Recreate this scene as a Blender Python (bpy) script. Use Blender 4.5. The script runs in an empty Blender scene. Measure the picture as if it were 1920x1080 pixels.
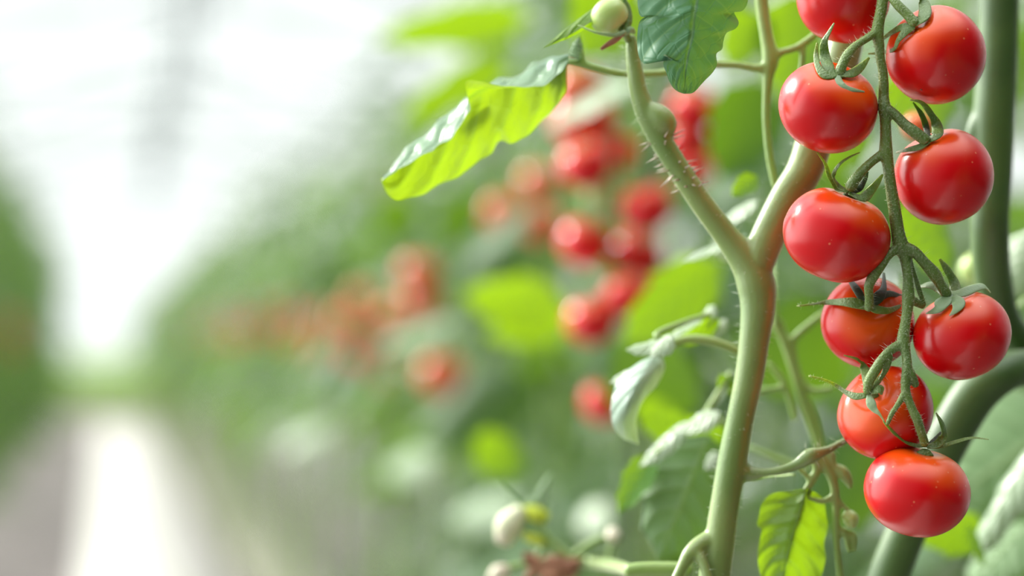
import bpy, math, random
import numpy as np
from mathutils import Vector, Matrix, noise

# ------------------------------------------------------------------ camera frame
F = 4533.0
YAW, PIT = math.radians(9.5), math.radians(1.26)
CAM = np.array((0.0, 0.0, 1.1))
FWD = np.array((math.sin(YAW)*math.cos(PIT), math.cos(YAW)*math.cos(PIT), math.sin(PIT)))
RGT = np.array((math.cos(YAW), -math.sin(YAW), 0.0))
UPV = np.cross(RGT, FWD)
D0 = 0.75
U = D0/F                                        # metres that one pixel spans at the trusses
def Pd(px, py, d): return CAM + FWD*d + RGT*((px-960)/F*d) + UPV*((540-py)/F*d)
def P(px, py, mm=0.0): return Pd(px, py, D0+mm/1000.0)
def cv(x, y, z): return RGT*x + UPV*y - FWD*z   # right, up, towards the viewer
def nz(v): v = np.asarray(v, float); return v/(np.linalg.norm(v)+1e-12)

scene = bpy.context.scene
COL = scene.collection

# ------------------------------------------------------------------ mesh helpers
class MB:
    def __init__(s): s.V = []; s.F = []; s.T = []; s.ch = []
    def add(s, V, Fc, uv=None):
        s.ch.append((V, Fc, uv)); o = len(s.V); s.V.extend([tuple(map(float, v)) for v in V])
        s.F.extend([tuple(i+o for i in f) for f in Fc])
        s.T.extend(uv if uv is not None else [(0.5, 0.5)]*len(V))
        return s
    def merge(s, o): return s.add(o.V, o.F, o.T)

def cat(pts, n=6):
    P_ = [np.asarray(p, float) for p in pts]
    if len(P_) < 3:
        return [P_[0]+(P_[-1]-P_[0])*t for t in np.linspace(0, 1, n+1)]
    Q = [2*P_[0]-P_[1]]+P_+[2*P_[-1]-P_[-2]]
    out = []
    for i in range(1, len(Q)-2):
        for k in range(n):
            t = k/n; a, b, c, d = Q[i-1], Q[i], Q[i+1], Q[i+2]
            out.append(.5*((2*b)+(-a+c)*t+(2*a-5*b+4*c-d)*t*t+(-a+3*b-3*c+d)*t**3))
    out.append(P_[-1]); return out

def tube(pts, rad, seg=12, n=5, flat=1.0, ref=None, caps=True):
    """swept tube through pts; flat<1 squashes it along ref."""
    rad = list(rad) if hasattr(rad, '__len__') else [rad]*len(pts)
    C_ = cat(pts, n); R_ = [float(r[0]) for r in cat([np.array([r]) for r in rad], n)]
    if len(pts) < 3: R_ = list(np.linspace(rad[0], rad[-1], len(C_)))
    R_ = [max(r, 1e-5) for r in R_]
    T = [nz(C_[min(i+1, len(C_)-1)]-C_[max(i-1, 0)]) for i in range(len(C_))]
    r0 = np.array((0.3, 0.2, 0.93)) if ref is None else np.asarray(ref, float)
    if abs(np.dot(r0, T[0])) > .95: r0 = np.array((1., .1, 0.))
    N = nz(r0-T[0]*np.dot(r0, T[0])); rings = []
    if caps:
        pre = [(C_[0]-T[0]*R_[0]*.6*flat, R_[0]*.45, T[0]), (C_[0]-T[0]*R_[0]*.35*flat, R_[0]*.82, T[0])]
        post = [(C_[-1]+T[-1]*R_[-1]*.35*flat, R_[-1]*.82, T[-1]), (C_[-1]+T[-1]*R_[-1]*.6*flat, R_[-1]*.45, T[-1])]
    else: pre = post = []
    for c, r, t in pre+list(zip(C_, R_, T))+post:
        if ref is not None:
            rr = np.asarray(ref, float); q = rr-t*np.dot(rr, t)
            N = nz(q) if np.linalg.norm(q) > .15 else nz(N-t*np.dot(N, t))
        else: N = nz(N-t*np.dot(N, t))
        B = np.cross(t, N)
        rings.append([c+(N*math.cos(a)*flat+B*math.sin(a))*r for a in np.linspace(0, 2*math.pi, seg, endpoint=False)])
    V = [v for g in rings for v in g]; Fc = []
    m = len(rings)
    uv = [(i/(m-1), j/seg) for i in range(m) for j in range(seg)]
    for i in range(m-1):
        for j in range(seg):
            k = (j+1) % seg
            Fc.append((i*seg+j, i*seg+k, (i+1)*seg+k, (i+1)*seg+j))
    Fc.append(tuple(range(seg))[::-1]); Fc.append(tuple((m-1)*seg+j for j in range(seg)))
    return V, Fc, uv

def mesh_of(mb, name, origin=(0, 0, 0)):
    me = bpy.data.meshes.new(name)
    V = np.array(mb.V) - np.array(origin)
    me.from_pydata(V.tolist(), [], mb.F)
    uvl = me.uv_layers.new(name='UVMap'); li = np.zeros(len(me.loops), dtype=np.int32)
    me.loops.foreach_get('vertex_index', li)
    uvl.data.foreach_set('uv', np.array(mb.T, dtype=np.float32)[li].ravel())
    me.polygons.foreach_set('use_smooth', [True]*len(me.polygons))
    me.update(); return me

def fuse(mb, voxel, smooth=4, name='m'):
    """melt overlapping tubes into one skin"""
    me = mesh_of(mb, name); o = bpy.data.objects.new('fuse_tmp', me); COL.objects.link(o)
    md = o.modifiers.new('r', 'REMESH'); md.mode = 'VOXEL'; md.voxel_size = voxel; md.use_smooth_shade = True
    sm = o.modifiers.new('s', 'SMOOTH'); sm.factor = .6; sm.iterations = smooth
    dg = bpy.context.evaluated_depsgraph_get()
    m2 = bpy.data.meshes.new_from_object(o.evaluated_get(dg))
    r = MB(); V = [tuple(v.co) for v in m2.vertices]; r.add(V, [tuple(p.vertices) for p in m2.polygons])
    bpy.data.objects.remove(o); bpy.data.meshes.remove(m2); bpy.data.meshes.remove(me)
    return r

ORG = {}
def obj(name, mb, mat, parent=None, loc=None):
    if parent is not None: origin = ORG[parent.name]
    elif loc is not None: origin = np.asarray(loc, float)
    else: origin = np.mean(np.array(mb.V), axis=0)
    me = mesh_of(mb, name, origin); me.materials.append(mat)
    o = bpy.data.objects.new(name, me); COL.objects.link(o)
    if parent is not None: o.parent = parent
    else: o.location = origin.tolist()
    ORG[o.name] = origin
    return o
def parts(name, mb, mat, parent, label=None):
    r = None
    for V, Fc, uv in mb.ch:
        o = obj(name, MB().add(V, Fc, uv), mat, parent); r = r or o
    if label: r['label'] = label
    return r
def empty(name, loc):
    o = bpy.data.objects.new(name, None); COL.objects.link(o); o.location = list(map(float, loc)); o.empty_display_size = .02
    ORG[o.name] = np.asarray(loc, float); return o
def tag(o, label=None, cat=None, group=None, kind=None):
    if label: o['label'] = label
    if cat: o['category'] = cat
    if group: o['group'] = group
    if kind: o['kind'] = kind
    return o
def dup(root, loc, rz=0, s=1.0):
    r = root.copy(); COL.objects.link(r); r.location = loc; r.rotation_euler = (0, 0, rz); r.scale = (s, s, s)
    for ch in list(root.children):
        c = ch.copy(); COL.objects.link(c); c.parent = r
        for g in list(ch.children):
            d = g.copy(); COL.objects.link(d); d.parent = c
    return r
def box(mb, a, b):
    x0, y0, z0 = a; x1, y1, z1 = b
    V = [(x0, y0, z0), (x1, y0, z0), (x1, y1, z0), (x0, y1, z0), (x0, y0, z1), (x1, y0, z1), (x1, y1, z1), (x0, y1, z1)]
    return mb.add(V, [(0, 3, 2, 1), (4, 5, 6, 7), (0, 1, 5, 4), (1, 2, 6, 5), (2, 3, 7, 6), (3, 0, 4, 7)])

# ------------------------------------------------------------------ materials
def newmat(name):
    m = bpy.data.materials.new(name); m.use_nodes = True; nt = m.node_tree
    for n in list(nt.nodes): nt.nodes.remove(n)
    out = nt.nodes.new('ShaderNodeOutputMaterial')
    return m, nt, out
def N(nt, typ, **kw):
    n = nt.nodes.new(typ)
    for k, v in kw.items():
        if k in n.inputs: n.inputs[k].default_value = v
        else: setattr(n, k, v)
    return n
def math_n(nt, op, a, b=None, c=None):
    n = nt.nodes.new('ShaderNodeMath'); n.operation = op
    for i, x in enumerate((a, b, c)):
        if x is None: continue
        if hasattr(x, 'links'): nt.links.new(x, n.inputs[i])
        else: n.inputs[i].default_value = x
    return n.outputs[0]
def mixc(nt, f, a, b, mode='MIX'):
    n = nt.nodes.new('ShaderNodeMix'); n.data_type = 'RGBA'; n.blend_type = mode
    for i, x in ((0, f), (6, a), (7, b)):
        if hasattr(x, 'links'): nt.links.new(x, n.inputs[i])
        else: n.inputs[i].default_value = x if i == 0 else (*x, 1)
    return n.outputs[2]
def ramp(nt, fac, p0, p1):
    n = nt.nodes.new('ShaderNodeMapRange'); n.interpolation_type = 'SMOOTHSTEP'
    nt.links.new(fac, n.inputs[0]); n.inputs[1].default_value = p0; n.inputs[2].default_value = p1
    return n.outputs[0]

def leaf_mat(name, up=(.055, .17, .075), lo=(.16, .27, .11), tr=(.42, .60, .012), fac=.42, rough=.42, sheen=.25, vein=1.0, var=.5, spec=.6):
    m, nt, out = newmat(name); L = nt.links.new
    uv = N(nt, 'ShaderNodeUVMap'); sp = N(nt, 'ShaderNodeSeparateXYZ'); L(uv.outputs[0], sp.inputs[0])
    u, v = sp.outputs[0], sp.outputs[1]
    av = math_n(nt, 'MULTIPLY', math_n(nt, 'ABSOLUTE', math_n(nt, 'SUBTRACT', v, .5)), 2.0)
    tc = N(nt, 'ShaderNodeTexCoord'); nn = N(nt, 'ShaderNodeTexNoise', Scale=60.0); L(tc.outputs['Object'], nn.inputs['Vector'])
    wob = math_n(nt, 'MULTIPLY', math_n(nt, 'SUBTRACT', nn.outputs[0], .5), .16)
    ph = math_n(nt, 'FRACT', math_n(nt, 'ADD', math_n(nt, 'SUBTRACT', math_n(nt, 'MULTIPLY', u, 6.0), math_n(nt, 'MULTIPLY', av, 1.5)), math_n(nt, 'ADD', wob, 4.0)))
    side = math_n(nt, 'ABSOLUTE', math_n(nt, 'SUBTRACT', ph, .5))                 # 0 on a side vein, .5 between
    sv = math_n(nt, 'SUBTRACT', 1.0, ramp(nt, side, 0.0, .07))
    mid = math_n(nt, 'SUBTRACT', 1.0, ramp(nt, av, 0.0, .07))
    ve = math_n(nt, 'MAXIMUM', math_n(nt, 'MULTIPLY', sv, .6), mid)
    # small net of veins
    vo = N(nt, 'ShaderNodeTexVoronoi', Scale=6.0); vo.feature = 'DISTANCE_TO_EDGE'
    mp = N(nt, 'ShaderNodeMapping'); mp.inputs['Scale'].default_value = (1.6, 1.0, 1.0); L(uv.outputs[0], mp.inputs[0]); L(mp.outputs[0], vo.inputs['Vector'])
    net = math_n(nt, 'SUBTRACT', 1.0, ramp(nt, vo.outputs[0], 0.0, .09))
    hgt = math_n(nt, 'SUBTRACT', math_n(nt, 'MULTIPLY', ramp(nt, side, 0.0, .35), .8), math_n(nt, 'ADD', math_n(nt, 'MULTIPLY', mid, .6), math_n(nt, 'MULTIPLY', net, .12)))
    bp = N(nt, 'ShaderNodeBump', Strength=.75*vein, Distance=.0012); L(hgt, bp.inputs['Height'])
    n2 = N(nt, 'ShaderNodeTexNoise', Scale=9.0); L(tc.outputs['Object'], n2.inputs['Vector'])
    geo = N(nt, 'ShaderNodeNewGeometry')
    vf = math_n(nt, 'MULTIPLY', ve, .35*vein)
    cu = mixc(nt, vf, mixc(nt, ramp(nt, n2.outputs[0], .3, .7), up, tuple(c*(1+var) for c in up)), (.30, .42, .17))
    cl = mixc(nt, vf, lo, (.36, .46, .2))
    base = mixc(nt, geo.outputs['Backfacing'], cu, cl)
    pr = N(nt, 'ShaderNodeBsdfPrincipled', Roughness=rough); L(base, pr.inputs['Base Color']); L(bp.outputs[0], pr.inputs['Normal'])
    pr.inputs['Sheen Weight'].default_value = sheen; pr.inputs['Sheen Roughness'].default_value = .35
    pr.inputs['Sheen Tint'].default_value = (.9, 1, .85, 1); pr.inputs['Specular IOR Level'].default_value = spec
    tl = N(nt, 'ShaderNodeBsdfTranslucent')
    tcol = mixc(nt, math_n(nt, 'MULTIPLY', ve, .55*vein), mixc(nt, ramp(nt, n2.outputs[0], .3, .7), tr, tuple(c*.75 for c in tr)), (.14, .3, .01))
    L(tcol, tl.inputs[0]); L(bp.outputs[0], tl.inputs[1])
    mx = N(nt, 'ShaderNodeMixShader'); mx.inputs[0].default_value = fac
    L(pr.outputs[0], mx.inputs[1]); L(tl.outputs[0], mx.inputs[2]); L(mx.outputs[0], out.inputs[0])
    return m

def stem_mat(name, c1=(.26, .36, .10), c2=(.38, .46, .16), rough=.5, sheen=.6, bscale=900, bstr=.25, speck=None):
    m, nt, out = newmat(name); L = nt.links.new
    tc = N(nt, 'ShaderNodeTexCoord')
    n1 = N(nt, 'ShaderNodeTexNoise', Scale=35.0, Detail=3.0); L(tc.outputs['Object'], n1.inputs['Vector'])
    n2 = N(nt, 'ShaderNodeTexNoise', Scale=float(bscale), Detail=2.0); L(tc.outputs['Object'], n2.inputs['Vector'])
    col = mixc(nt, ramp(nt, n1.outputs[0], .35, .65), c1, c2)
    if speck: col = mixc(nt, math_n(nt, 'MULTIPLY', ramp(nt, n2.outputs[0], .5, .72), .6), col, speck)
    bp = N(nt, 'ShaderNodeBump', Strength=bstr, Distance=.0004); L(n2.outputs[0], bp.inputs['Height'])
    pr = N(nt, 'ShaderNodeBsdfPrincipled', Roughness=rough); L(col, pr.inputs['Base Color']); L(bp.outputs[0], pr.inputs['Normal'])
    pr.inputs['Sheen Weight'].default_value = sheen; pr.inputs['Specular IOR Level'].default_value = .8; pr.inputs['Sheen Roughness'].default_value = .22; pr.inputs['Sheen Tint'].default_value = (1, .98, .8, 1)
    pr.inputs['Subsurface Weight'].default_value = .25; pr.inputs['Subsurface Radius'].default_value = (.4, .5, .1); pr.inputs['Subsurface Scale'].default_value = .004
    L(pr.outputs[0], out.inputs[0]); return m

def tomato_mat(name, body, shoulder, sss=.12, rough=.27, lo=.35, hi=.95, simple=False):
    m, nt, out = newmat(name); L = nt.links.new
    at = N(nt, 'ShaderNodeAttribute', attribute_name='axial'); tc = N(nt, 'ShaderNodeTexCoord')
    n1 = N(nt, 'ShaderNodeTexNoise', Scale=45.0, Detail=2.0); L(tc.outputs['Object'], n1.inputs['Vector'])
    f = math_n(nt, 'ADD', at.outputs['Fac'], math_n(nt, 'MULTIPLY', math_n(nt, 'SUBTRACT', n1.outputs[0], .5), .9))
    col = mixc(nt, ramp(nt, f, lo, hi), body, shoulder)
    pr = N(nt, 'ShaderNodeBsdfPrincipled', Roughness=rough)
    if not simple:
        vo = N(nt, 'ShaderNodeTexVoronoi', Scale=330.0); L(tc.outputs['Object'], vo.inputs['Vector'])
        n3 = N(nt, 'ShaderNodeTexNoise', Scale=140.0); L(tc.outputs['Object'], n3.inputs['Vector'])
        dots = math_n(nt, 'MULTIPLY', math_n(nt, 'SUBTRACT', 1.0, ramp(nt, vo.outputs['Distance'], .06, .16)), ramp(nt, n3.outputs[0], .45, .62))
        col = mixc(nt, math_n(nt, 'MULTIPLY', dots, .4), col, (.95, .45, .22))
        n4 = N(nt, 'ShaderNodeTexNoise', Scale=900.0, Detail=1.0); L(tc.outputs['Object'], n4.inputs['Vector'])
        bp = N(nt, 'ShaderNodeBump', Strength=.05, Distance=.0002); L(n4.outputs[0], bp.inputs['Height']); L(bp.outputs[0], pr.inputs['Normal'])
        pr.inputs['Specular IOR Level'].default_value = .34; pr.inputs['Coat Weight'].default_value = .4; pr.inputs['Coat Roughness'].default_value = .24
    L(col, pr.inputs['Base Color'])
    pr.inputs['Subsurface Weight'].default_value = 0 if simple else sss
    pr.inputs['Subsurface Radius'].default_value = (1, .25, .1); pr.inputs['Subsurface Scale'].default_value = .003
    L(pr.outputs[0], out.inputs[0]); return m

def plain(name, c, rough=.7, c2=None, scale=6.0, bump=0.0, spec=.4):
    m, nt, out = newmat(name); L = nt.links.new
    tc = N(nt, 'ShaderNodeTexCoord'); n1 = N(nt, 'ShaderNodeTexNoise', Scale=float(scale), Detail=4.0); L(tc.outputs['Object'], n1.inputs['Vector'])
    col = mixc(nt, ramp(nt, n1.outputs[0], .3, .7), c, c2 or tuple(x*.85 for x in c))
    pr = N(nt, 'ShaderNodeBsdfPrincipled', Roughness=rough); L(col, pr.inputs['Base Color']); pr.inputs['Specular IOR Level'].default_value = spec
    if bump:
        bp = N(nt, 'ShaderNodeBump', Strength=bump, Distance=.01); L(n1.outputs[0], bp.inputs['Height']); L(bp.outputs[0], pr.inputs['Normal'])
    L(pr.outputs[0], out.inputs[0]); return m

M_leaf = leaf_mat('tomato_leaf', up=(.17, .29, .20), tr=(.33, .50, .002), fac=.5, sheen=.7, spec=1.0, rough=.34)  # upper side lightened: the fold's white glare is painted into its colour
M_leaf_blue = leaf_mat('tomato_leaf_bluish', up=(.055, .165, .08), lo=(.16, .27, .11), tr=(.16, .34, .03), fac=.22, rough=.5, sheen=.3, vein=1.0, var=.4, spec=.35)
M_leaf_lime = leaf_mat('young_leaf', up=(.10, .26, .04), lo=(.2, .34, .06), tr=(.27, .44, .004), fac=.55, rough=.45, sheen=.15, vein=.8)
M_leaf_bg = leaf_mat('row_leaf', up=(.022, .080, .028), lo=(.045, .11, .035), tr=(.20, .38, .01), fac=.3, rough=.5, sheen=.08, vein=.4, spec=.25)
M_leaf_glare = leaf_mat('glare_leaf', up=(.38, .50, .40), lo=(.30, .40, .24), tr=(.3, .45, .1), fac=.18, rough=.33, sheen=.6, vein=.6, spec=.7)  # leaf whitened in its base colour to paint in sky glare and glints
M_stem = stem_mat('main_stem', c1=(.15, .25, .05), c2=(.22, .31, .08), sheen=.9, rough=.4)
M_stem_lo = stem_mat('bright_stem', c1=(.20, .33, .06), c2=(.28, .40, .10), sheen=.8)
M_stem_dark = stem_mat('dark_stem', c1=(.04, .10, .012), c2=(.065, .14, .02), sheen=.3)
M_truss = stem_mat('truss_stem', c1=(.085, .16, .018), c2=(.14, .23, .03), rough=.5, sheen=.3, bscale=1500, bstr=.9, speck=(.3, .36, .2))
M_sepal = stem_mat('sepal', c1=(.075, .15, .016), c2=(.12, .21, .03), rough=.5, sheen=.2, bscale=1500, bstr=.8, speck=(.22, .32, .14))
M_sepal_pale = stem_mat('sepal_pale', c1=(.20, .32, .15), c2=(.26, .38, .2), rough=.5, sheen=.4, bscale=1300, bstr=.4)
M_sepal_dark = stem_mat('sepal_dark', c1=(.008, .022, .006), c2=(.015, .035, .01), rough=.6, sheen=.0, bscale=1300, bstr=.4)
M_hair = plain('plant_hair', (.75, .82, .62), .4, scale=200)
M_hair_pink = plain('stem_rootlet', (.72, .6, .5), .5, scale=200)
M_red = tomato_mat('ripe_tomato', (.64, .001, .004), (.85, .09, .002))
M_redbg = tomato_mat('ripe_tomato_far', (.75, .004, .012), (.85, .08, .008), simple=True, rough=.13)
M_orange = tomato_mat('orange_tomato', (.68, .10, .025), (.75, .22, .04), simple=True, rough=.15)
M_green = tomato_mat('green_tomato', (.42, .55, .16), (.50, .62, .24), sss=.2, rough=.3)
M_scar = plain('blossom_scar', (.28, .05, .03), .6, scale=300)
M_brown = plain('withered_leaf', (.42, .20, .12), .7, c2=(.25, .10, .06), scale=80, bump=.3)
M_petal = plain('flower_bud', (.62, .66, .42), .6, c2=(.72, .62, .5), scale=150)
M_yellow = plain('yellow_bud', (.62, .72, .06), .5, scale=120)

# ------------------------------------------------------------------ leaf sheets
def leaflet(mb, base, tip, nrm, W, seed=0, cup=.25, arch=.12, nu=9, nv=6, teeth=3.0, lob=.2, stalk=None, ripple=.05, roll=0.0):
    rnd = random.Random(seed); base = np.asarray(base, float); tip = np.asarray(tip, float)
    a = tip-base; Ln = np.linalg.norm(a); a = a/Ln
    s = nz(np.cross(nrm, a)); n = np.cross(a, s)
    V = []; uv = []; ph = rnd.random()*6.28
    for i in range(nu+1):
        u = i/nu
        e = max(0.0, math.sin(math.pi*min(1, u**.72)))**.75
        k = 1+lob*(abs(((u*teeth) % 1)-.35)*-1.6+.45)
        w = W*.5*e*k+1e-4
        for j in range(nv+1):
            v = j/nv*2-1
            vv = v*(1+roll*.0)
            lift = -cup*w*abs(vv)**1.6+math.sin(u*9+ph+v*2)*ripple*w*abs(v)
            p = base+a*Ln*u+s*w*math.sin(vv*1.2)/math.sin(1.2)+n*(lift-arch*Ln*u*u)
            p = p+a*Ln*.06*abs(v)*math.sin(u*teeth*6.28)*e
            V.append(p); uv.append((u, .5+v*.5))
    Fc = []
    for i in range(nu):
        for j in range(nv):
            q = i*(nv+1)+j; Fc.append((q, q+nv+1, q+nv+2, q+1))
    # orient so that the front face looks along n
    mb.add(V, [f[::-1] for f in Fc] if np.dot(np.cross(V[nv+2]-V[1], V[2]-V[1]) if nv > 1 else n, n) > 0 else Fc, uv)

def sheet(A, Mi, B, nu=48, nv=10, bulge=.0, flip=False, wr=0.0, seed=1, jag=0.0):
    """leaf blade from its two margins A, B and its midrib, given as 3D polylines"""
    def rs(pl):
        c = cat(pl, 8); d = [0]
        for i in range(1, len(c)): d.append(d[-1]+np.linalg.norm(c[i]-c[i-1]))
        d = np.array(d)/d[-1]; c = np.array(c)
        return np.stack([np.interp(np.linspace(0, 1, nu+1), d, c[:, k]) for k in range(3)], 1)
    a, m, b = rs(A), rs(Mi), rs(B); V = []; uv = []
    for i in range(nu+1):
        t = nz(m[min(i+1, nu)]-m[max(i-1, 0)])
        sd = nz(b[i]-a[i]); n = np.cross(t, sd)
        for j in range(nv+1):
            v = j/nv*2-1
            e = a[i] if v < 0 else b[i]
            p = m[i]+(e-m[i])*abs(v); w = np.linalg.norm(e-m[i])
            q = abs(v)*(1-abs(v))*4
            p = p+n*q*bulge*w
            ph = (i/nu*6-abs(v)*1.5) % 1.0
            p = p+n*wr*(abs(math.sin(ph*math.pi))-.5)*min(1, w/.004)*(1-.6*abs(v))
            p = p+n*wr*1.2*noise.noise(Vector((p*180).tolist()))*min(1, w/.003)
            V.append(p); uv.append((i/nu, .5+v*.5))
    Fc = []
    for i in range(nu):
        for j in range(nv):
            q = i*(nv+1)+j; f = (q, q+nv+1, q+nv+2, q+1); Fc.append(f[::-1] if flip else f)
    return MB().add(V, Fc, uv)

def compound(ml, ms, base, d, Ln, seed, nu=6, nv=4, droop=.5, width=.45, pairs=3):
    """compound tomato leaf: rachis into ms, leaflets into ml"""
    rnd = random.Random(seed); d = nz(d); up = np.array((0, 0, 1.0)); pts = []; p = np.asarray(base, float).copy(); dd = d.copy(); k = 8
    for i in range(k+1):
        pts.append(p.copy()); p = p+dd*Ln/k; dd = nz(dd-up*droop*.16)
    ms.add(*tube(pts, [.0022-.0014*i/k for i in range(k+1)], seg=5, n=1, caps=False))
    def at(u):
        x = u*k; i = min(int(x), k-1); q = pts[i]+(pts[i+1]-pts[i])*(x-i); t = nz(pts[i+1]-pts[i]); return q, t
    for j in range(pairs):
        u = .3+.5*j/max(1, pairs-1)+rnd.uniform(-.04, .04); q, t = at(u); s = nz(np.cross(t, up)); n = np.cross(s, t)
        for sg in (-1, 1):
            l = Ln*rnd.uniform(.24, .36)*(1-.12*abs(j-1)); dr = nz(s*sg*1.0+t*.55-n*rnd.uniform(.0, .45))
            nn = nz(n+s*rnd.uniform(-.4, .4)+t*rnd.uniform(-.3, .3))
            leaflet(ml, q+dr*.008, q+dr*l, nn, l*rnd.uniform(.5, .68), rnd.random()*99, cup=rnd.uniform(.1, .5), arch=rnd.uniform(.0, .35), nu=nu, nv=nv)
    q, t = at(1.0); s = nz(np.cross(t, up)); n = np.cross(s, t)
    l = Ln*rnd.uniform(.32, .42); leaflet(ml, q, q+t*l-up*l*.1, nz(n+s*rnd.uniform(-.3, .3)), l*.66, rnd.random()*99, cup=.3, arch=.25, nu=nu, nv=nv)

def hairs(mb, C_, R_, num, ln, r, seed=0, bias=None):
    rnd = random.Random(seed)
    for _ in range(num):
        x = rnd.random()*(len(C_)-1.001); i = int(x); c = C_[i]+(C_[i+1]-C_[i])*(x-i); rr = R_[i]+(R_[i+1]-R_[i])*(x-i)
        t = nz(C_[i+1]-C_[i]); a = rnd.random()*6.283; q = nz(np.cross(t, (.31, .2, .93))); b = np.cross(t, q)
        d = q*math.cos(a)+b*math.sin(a); l = ln*rnd.uniform(.4, 1.2)
        p0 = c+d*rr*.9; e = nz(d+t*rnd.uniform(-.3, .3)); s1 = nz(np.cross(e, t)); s2 = np.cross(e, s1)
        V = [p0+(s1*math.cos(k)+s2*math.sin(k))*r for k in (0, 2.094, 4.189)]+[p0+e*(rr*.1+l)+t*l*rnd.uniform(-.15, .15)]
        mb.add(V, [(0, 1, 3), (1, 2, 3), (2, 0, 3), (0, 2, 1)])
def line(pts, rad, n=6):
    return cat(pts, n), [float(x[0]) for x in cat([np.array([r]) for r in rad], n)]

# ------------------------------------------------------------------ tomato
def tomato_mesh(name, a, b, axis, seg=64, rings=40, dimple=.15, lobes=5, seed=0, simple=False):
    if simple: seg, rings = 24, 14
    ax = nz(axis); q = nz(np.cross(ax, (.2, .9, .31))); w = np.cross(ax, q); rnd = random.Random(seed); ph = rnd.random()*6.28
    V = []; axl = []
    for i in range(rings+1):
        t = math.pi*i/rings
        for j in range(seg):
            f = 2*math.pi*j/seg
            l = 1+.012*math.cos(lobes*f+ph)*math.sin(t)*(1 if t < 1.6 else .4)
            r = a*math.sin(t)**.96*l if 0 < i < rings else 0
            h = b*math.cos(t)-dimple*b*math.exp(-(t/.36)**2)+.05*b*math.exp(-((math.pi-t)/.2)**2)
            V.append(ax*h+(q*math.cos(f)+w*math.sin(f))*r); axl.append(math.cos(t))
    Fc = []
    for i in range(rings):
        for j in range(seg):
            k = (j+1) % seg; Fc.append((i*seg+j, (i+1)*seg+j, (i+1)*seg+k, i*seg+k))
    me = bpy.data.meshes.new(name); me.from_pydata([tuple(v) for v in V], [], Fc)
    at = me.attributes.new('axial', 'FLOAT', 'POINT'); at.data.foreach_set('value', axl)
    me.polygons.foreach_set('use_smooth', [True]*len(me.polygons)); me.validate(); me.update()
    return me

def hero_tomato(c, rx, ry, cal, label, hubmat=M_sepal, sepals=(), hub=True, mat=M_red, group=None, seed=0):
    """c = (px, py, mm) centre; cal = calyx in px; sepals = [(pts(px,py,lift mm), widths px, mat)]"""
    cx, cy, mm = c; ctr = P(*c); k = (D0+mm/1000)/F
    dx, dy = (cal[0]-cx)/ry, (cy-cal[1])/ry
    if len(cal) < 3:
        g_ = 1.22; mg = math.hypot(dx, dy); g_ = min(g_, .985/mg); dx *= g_; dy *= g_
    dz = math.sqrt(max(.02, 1-dx*dx-dy*dy)) if len(cal) < 3 else cal[2]
    ax = nz(cv(dx, dy, dz)); s2 = (np.dot(ax, -FWD))**2
    a = rx*k; b2 = (ry*ry-rx*rx*s2)/max(.05, 1-s2); b = min(max(math.sqrt(max(b2, 1)), rx*.8), rx*1.0)*k
    me = tomato_mesh('tomato', a, b, ax, seed=seed); me.materials.append(mat)
    o = bpy.data.objects.new('tomato', me); COL.objects.link(o); o.location = ctr.tolist(); ORG[o.name] = ctr
    tag(o, label, 'tomato', group)
    def sp(px, py, lift):
        ex, ey = (px-cx)/rx, (py-cy)/ry; r2 = ex*ex+ey*ey
        z = math.sqrt(max(0, 1-r2))*min(rx, ry)*k*1000
        return P(px, py, mm-z-lift)
    if hub:
        h = MB(); pc = ctr+ax*b*.87
        h.add(*tube([pc-ax*b*.03, pc+ax*b*.02, pc+ax*b*.08], [a*.17, a*.15, a*.09], seg=20, flat=.5))
        cal_o = obj('calyx', h, hubmat, o)
        for pts, wd, mt in sepals:
            PT = [sp(*q) for q in pts]; mid = PT[len(PT)//2]
            ref = nz(nz(mid-ctr)+cv(0, 0, .6))
            s_ = MB().add(*tube(PT, [x*k*.5 for x in wd], seg=12, n=5, flat=.2, ref=ref))
            se = obj('sepal', s_, mt, cal_o)
    return o, sp

S_, SP_, SD_ = M_sepal, M_sepal_pale, M_sepal_dark
T1, _ = hero_tomato((1582, -6, 14), 88, 93, (1600, -92), 'big red tomato cut off by the top edge, topmost of the ripe cluster', seed=1)
T2, sp2 = hero_tomato((1755, 103, 4), 93, 92, (1715, 46), 'glossy red tomato right of the truss near the top, small scar at its base', sepals=[
    ([(1716, 46, 1.2), (1733, 30, 2.5), (1732, 5, 4), (1716, -14, 5)], [12, 24, 20, 8], S_),
    ([(1714, 48, 1.2), (1688, 52, 1.5), (1664, 66, 0), (1644, 85, -2)], [10, 16, 11, 3], S_),
    ([(1714, 50, 1), (1697, 60, 1.2), (1684, 76, .8), (1676, 92, 0), (1655, 99, -3), (1628, 101, -6)], [10, 16, 10, 8, 6, 3], S_),
    ([(1714, 44, 1.2), (1700, 28, 2), (1690, 12, 2)], [10, 14, 6], S_)], seed=2)
T3, sp3 = hero_tomato((1553, 201, 0), 94, 86, (1572, 141), 'red tomato with an orange shoulder and curled sepals, left of the truss near the top', sepals=[
    ([(1570, 140, .8), (1548, 141, 1.5), (1534, 125, 3), (1530, 103, 4), (1532, 80, 4)], [12, 18, 12, 9, 3], S_),
    ([(1562, 138, .8), (1553, 125, 2), (1546, 103, 4), (1546, 78, 5), (1556, 58, 6), (1564, 43, 6)], [12, 22, 20, 14, 8, 3], S_),
    ([(1574, 140, .8), (1596, 138, 1.8), (1614, 126, 3), (1630, 108, 3)], [12, 18, 15, 4], S_),
    ([(1570, 142, .8), (1576, 158, 1.0), (1588, 166, 1.2), (1604, 169, 1.8), (1621, 172, 2)], [12, 16, 12, 7, 3], SP_)], seed=3)
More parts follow.
